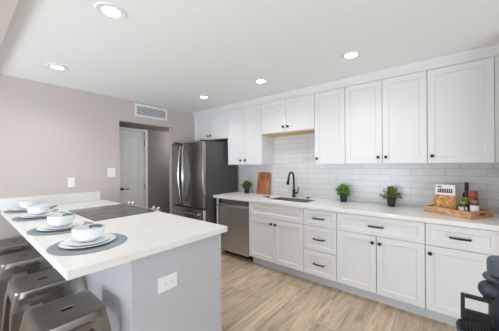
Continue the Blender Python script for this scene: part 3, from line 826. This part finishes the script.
# bag of pasta
t = thing('pasta_bag', 'clear bag of golden pasta with a white paper header, on the tray', 'pasta bag', (2.965, .020, ZT0), 0)
fa = math.radians(0)
bu = Vector((.28, .96, 0)).normalized(); bn = Vector((-.96, .28, 0)).normalized(); bc = Vector((2.945, .005, ZT0))
def bag_section(z, w, d):
    return [bc + bu*(w*math.copysign(abs(math.cos(a))**.55, math.cos(a))) + bn*(d*math.copysign(abs(math.sin(a))**.8, math.sin(a))) + Vector((0, 0, z)) for a in [2*PI*k/24 for k in range(24)]]
def skin(secs, name, mat, parent, smooth=True):
    b = MB(); rr = [[b.bm.verts.new(v) for v in s] for s in secs]
    for a, c in zip(rr, rr[1:]):
        for i in range(len(a)): b.bm.faces.new((a[i], a[(i+1) % len(a)], c[(i+1) % len(a)], c[i]))
    b.bm.faces.new(rr[0]); b.bm.faces.new(rr[-1][::-1])
    return b.build(name, mat, parent, smooth=smooth)
skin([bag_section(0, .080, .030), bag_section(.01, .086, .038), bag_section(.06, .089, .043), bag_section(.12, .086, .036), bag_section(.165, .080, .022)], 'bag', 'pasta', t)
hd = skin([bag_section(.1655, .081, .0225), bag_section(.19, .079, .017), bag_section(.225, .077, .010), bag_section(.258, .075, .004)], 'paper_header', 'paper', t)
b = MB()
def ink(u0, u1, z0, z1):
    f = lambda z: .0235 - (z-.165)/.093*.0185
    b.hexa([bc+bu*u1+bn*(f(z0)-.004)+Vector((0, 0, z0)), bc+bu*u0+bn*(f(z0)-.004)+Vector((0, 0, z0)), bc+bu*u0+bn*(f(z0)+.0006)+Vector((0, 0, z0)), bc+bu*u1+bn*(f(z0)+.0006)+Vector((0, 0, z0))],
           [bc+bu*u1+bn*(f(z1)-.004)+Vector((0, 0, z1)), bc+bu*u0+bn*(f(z1)-.004)+Vector((0, 0, z1)), bc+bu*u0+bn*(f(z1)+.0006)+Vector((0, 0, z1)), bc+bu*u1+bn*(f(z1)+.0006)+Vector((0, 0, z1))])
ink(.024, .058, .236, .246)
for k in range(8):
    u = -.058+k*.0142; ink(u, u+.0095, .186, .224)
ink(-.060, .055, .186, .193)
b.build('printing', 'ink', hd)
# bottle and jars standing on the tray
x, y, z = 2.998, -.150, ZT0
t = thing('oil_bottle', 'tall dark bottle with a black neck and green label, on the tray', 'bottle', (x, y, z), 0)
MB().lathe([(0, z), (.030, z), (.032, z+.004), (.032, z+.165), (.027, z+.187), (.014, z+.205), (.0125, z+.235), (0, z+.235)], x, y, 28).build('body', 'bottle', t, smooth=True)
MB().lathe([(.0145, z+.218), (.0150, z+.219), (.0150, z+.284), (.013, z+.287), (0, z+.287)], x, y, 20).build('cap', 'black', t, smooth=True)
MB().lathe([(.0325, z+.085), (.0328, z+.086), (.0328, z+.150), (.0325, z+.151)], x, y, 28).build('label', 'green_label', t, smooth=True)
x, y = 2.935, -.188
t = thing('sauce_jar', 'tall red sauce jar with a reddish lid, behind the small jars on the tray', 'jar', (x, y, z), 0)
MB().lathe([(0, z), (.030, z), (.033, z+.005), (.033, z+.140), (.031, z+.160), (.029, z+.167), (0, z+.167)], x, y, 28).build('glass_body', 'sauce', t, smooth=True)
MB().lathe([(.0, z+.1675), (.031, z+.1675), (.032, z+.170), (.032, z+.210), (.030, z+.214), (0, z+.214)], x, y, 28).build('lid', 'red_lid', t, smooth=True)
x, y = 2.902, -.121
t = thing('olive_jar', 'small dark jar with a green lid and white label at the front of the tray', 'jar', (x, y, z), 0)
MB().lathe([(0, z), (.029, z), (.032, z+.004), (.032, z+.085), (.028, z+.098), (0, z+.098)], x, y, 28).build('glass_body', 'olive', t, smooth=True)
MB().lathe([(0, z+.0985), (.029, z+.0985), (.0295, z+.100), (.0295, z+.118), (.028, z+.120), (0, z+.120)], x, y, 28).build('lid', 'green_label', t, smooth=True)
b = MB()
for a0, a1 in ((100, 190), (205, 260)):
    aa = [math.radians(a0+(a1-a0)*k/8) for k in range(9)]
    vb = [b.bm.verts.new((x+.0326*math.cos(a), y+.0326*math.sin(a), z+(.018+.004*(i % 2)))) for i, a in enumerate(aa)]
    vt = [b.bm.verts.new((x+.0326*math.cos(a), y+.0326*math.sin(a), z+(.078-.010*(i % 3)))) for i, a in enumerate(aa)]
    for i in range(8): b.bm.faces.new((vb[i], vb[i+1], vt[i+1], vt[i]))
b.build('label', 'paper', t)
x, y = 2.870, -.195
t = thing('condiment_jar', 'small jar with a pewter lid and plain white wrap label, front right of the tray', 'jar', (x, y, z), 0)
MB().lathe([(0, z), (.027, z), (.030, z+.004), (.030, z+.104), (.027, z+.116), (0, z+.116)], x, y, 28).build('glass_body', 'sauce', t, smooth=True)
MB().lathe([(0, z+.1165), (.028, z+.1165), (.029, z+.118), (.029, z+.136), (.027, z+.138), (0, z+.138)], x, y, 28).build('lid', 'lid_grey', t, smooth=True)
MB().lathe([(.0303, z+.012), (.0306, z+.013), (.0306, z+.094), (.0303, z+.095)], x, y, 28).build('label', 'paper', t, smooth=True)

# ------------------------------------------------------------------ coffee machine in the near right corner
sx_, sy_ = .882, -.113; zb = .914
t = thing('pedestal_stand', 'slim round pale pedestal stand directly under the dark coffee machine', 'stand', (sx_, sy_, 0))
MB().lathe([(0, .896), (.091, .896), (.094, .899), (.094, .911), (.091, .914), (0, .914)], sx_, sy_, 40).build('top', 'stand', t, smooth=True)
MB().lathe([(.0, .03), (.022, .03), (.022, .895), (0, .895)], sx_, sy_, 24).build('column', 'stand', t, smooth=True)
MB().lathe([(0, 0), (.17, 0), (.172, .006), (.165, .018), (.03, .0295), (0, .0295)], sx_, sy_, 40).build('foot_plate', 'stand', t, smooth=True)
zb += .0006
mx_, my_ = .928, -.136
t = thing('coffee_machine', 'dark navy-grey pod coffee machine cut off by the right edge of the photo', 'coffee machine', (mx_, my_, zb))
MB().lathe([(0, zb), (.044, zb), (.047, zb+.003), (.046, zb+.10), (.043, zb+.150), (.045, zb+.170), (0, zb+.170)], mx_, my_, 36).build('body', 'machine', t, smooth=True)
MB().lathe([(0, zb+.1705), (.047, zb+.1705), (.0495, zb+.174), (.0495, zb+.201), (.047, zb+.207), (.030, zb+.209), (0, zb+.209)], mx_, my_, 36).build('lid', 'machine_lid', t, smooth=True)
MB().lathe([(0, -.004), (.052, -.0035), (.055, -.001), (.055, .002), (.052, .004), (0, .005)], 0, 0, 36,
           Matrix.Translation((mx_+.003, my_+.004, zb+.166)) @ Matrix.Rotation(math.radians(-13), 4, 'X')).build('lever_flange', 'machine', t, smooth=True)
b = bmesh.new(); bmesh.ops.create_uvsphere(b, u_segments=24, v_segments=14, radius=.0235)
mb = MB(); mb.merge(b, Matrix.Translation((.917, -.092, zb+.125)) @ Matrix.Diagonal((.95, 1.05, 1.05, 1)))
mb.build('brew_head', 'machine', t, smooth=True)
MB().tube([(.917, -.089, zb+.105), (.917, -.089, zb+.095)], [.012, .009], 14).build('spout', 'black', t, smooth=True)
b = MB(); yA, yB, xx = -.0305, -.094, .880; za, zc = zb+.044, zb+.113
b.box(xx-.005, xx+.005, yA-.009, yA, za, zc, .002).box(xx-.005, xx+.005, yB, yA-.009, zc-.010, zc, .002).box(xx-.005, xx+.005, yB, yA-.009, za, za+.028, .002)
b.build('cup_bracket', 'black', t)
tx, ty = .862, -.075
dt = MB().lathe([(0, zb), (.048, zb), (.052, zb+.003), (.055, zb+.028), (.055, zb+.034), (.051, zb+.034), (.050, zb+.027), (0, zb+.027)], tx, ty, 40).build('drip_tray', 'machine', t, smooth=True)
b = MB()
for k in range(-7, 8):
    o_ = k*.0066; hl = math.sqrt(max(0, .0495**2-o_**2))
    if hl < .006: continue
    b.box(tx-hl, tx+hl, ty+o_-.0012, ty+o_+.0012, zb+.0275, zb+.0325); b.box(tx+o_-.0012, tx+o_+.0012, ty-hl, ty+hl, zb+.0275, zb+.0315)
b.build('grid', 'black', dt)
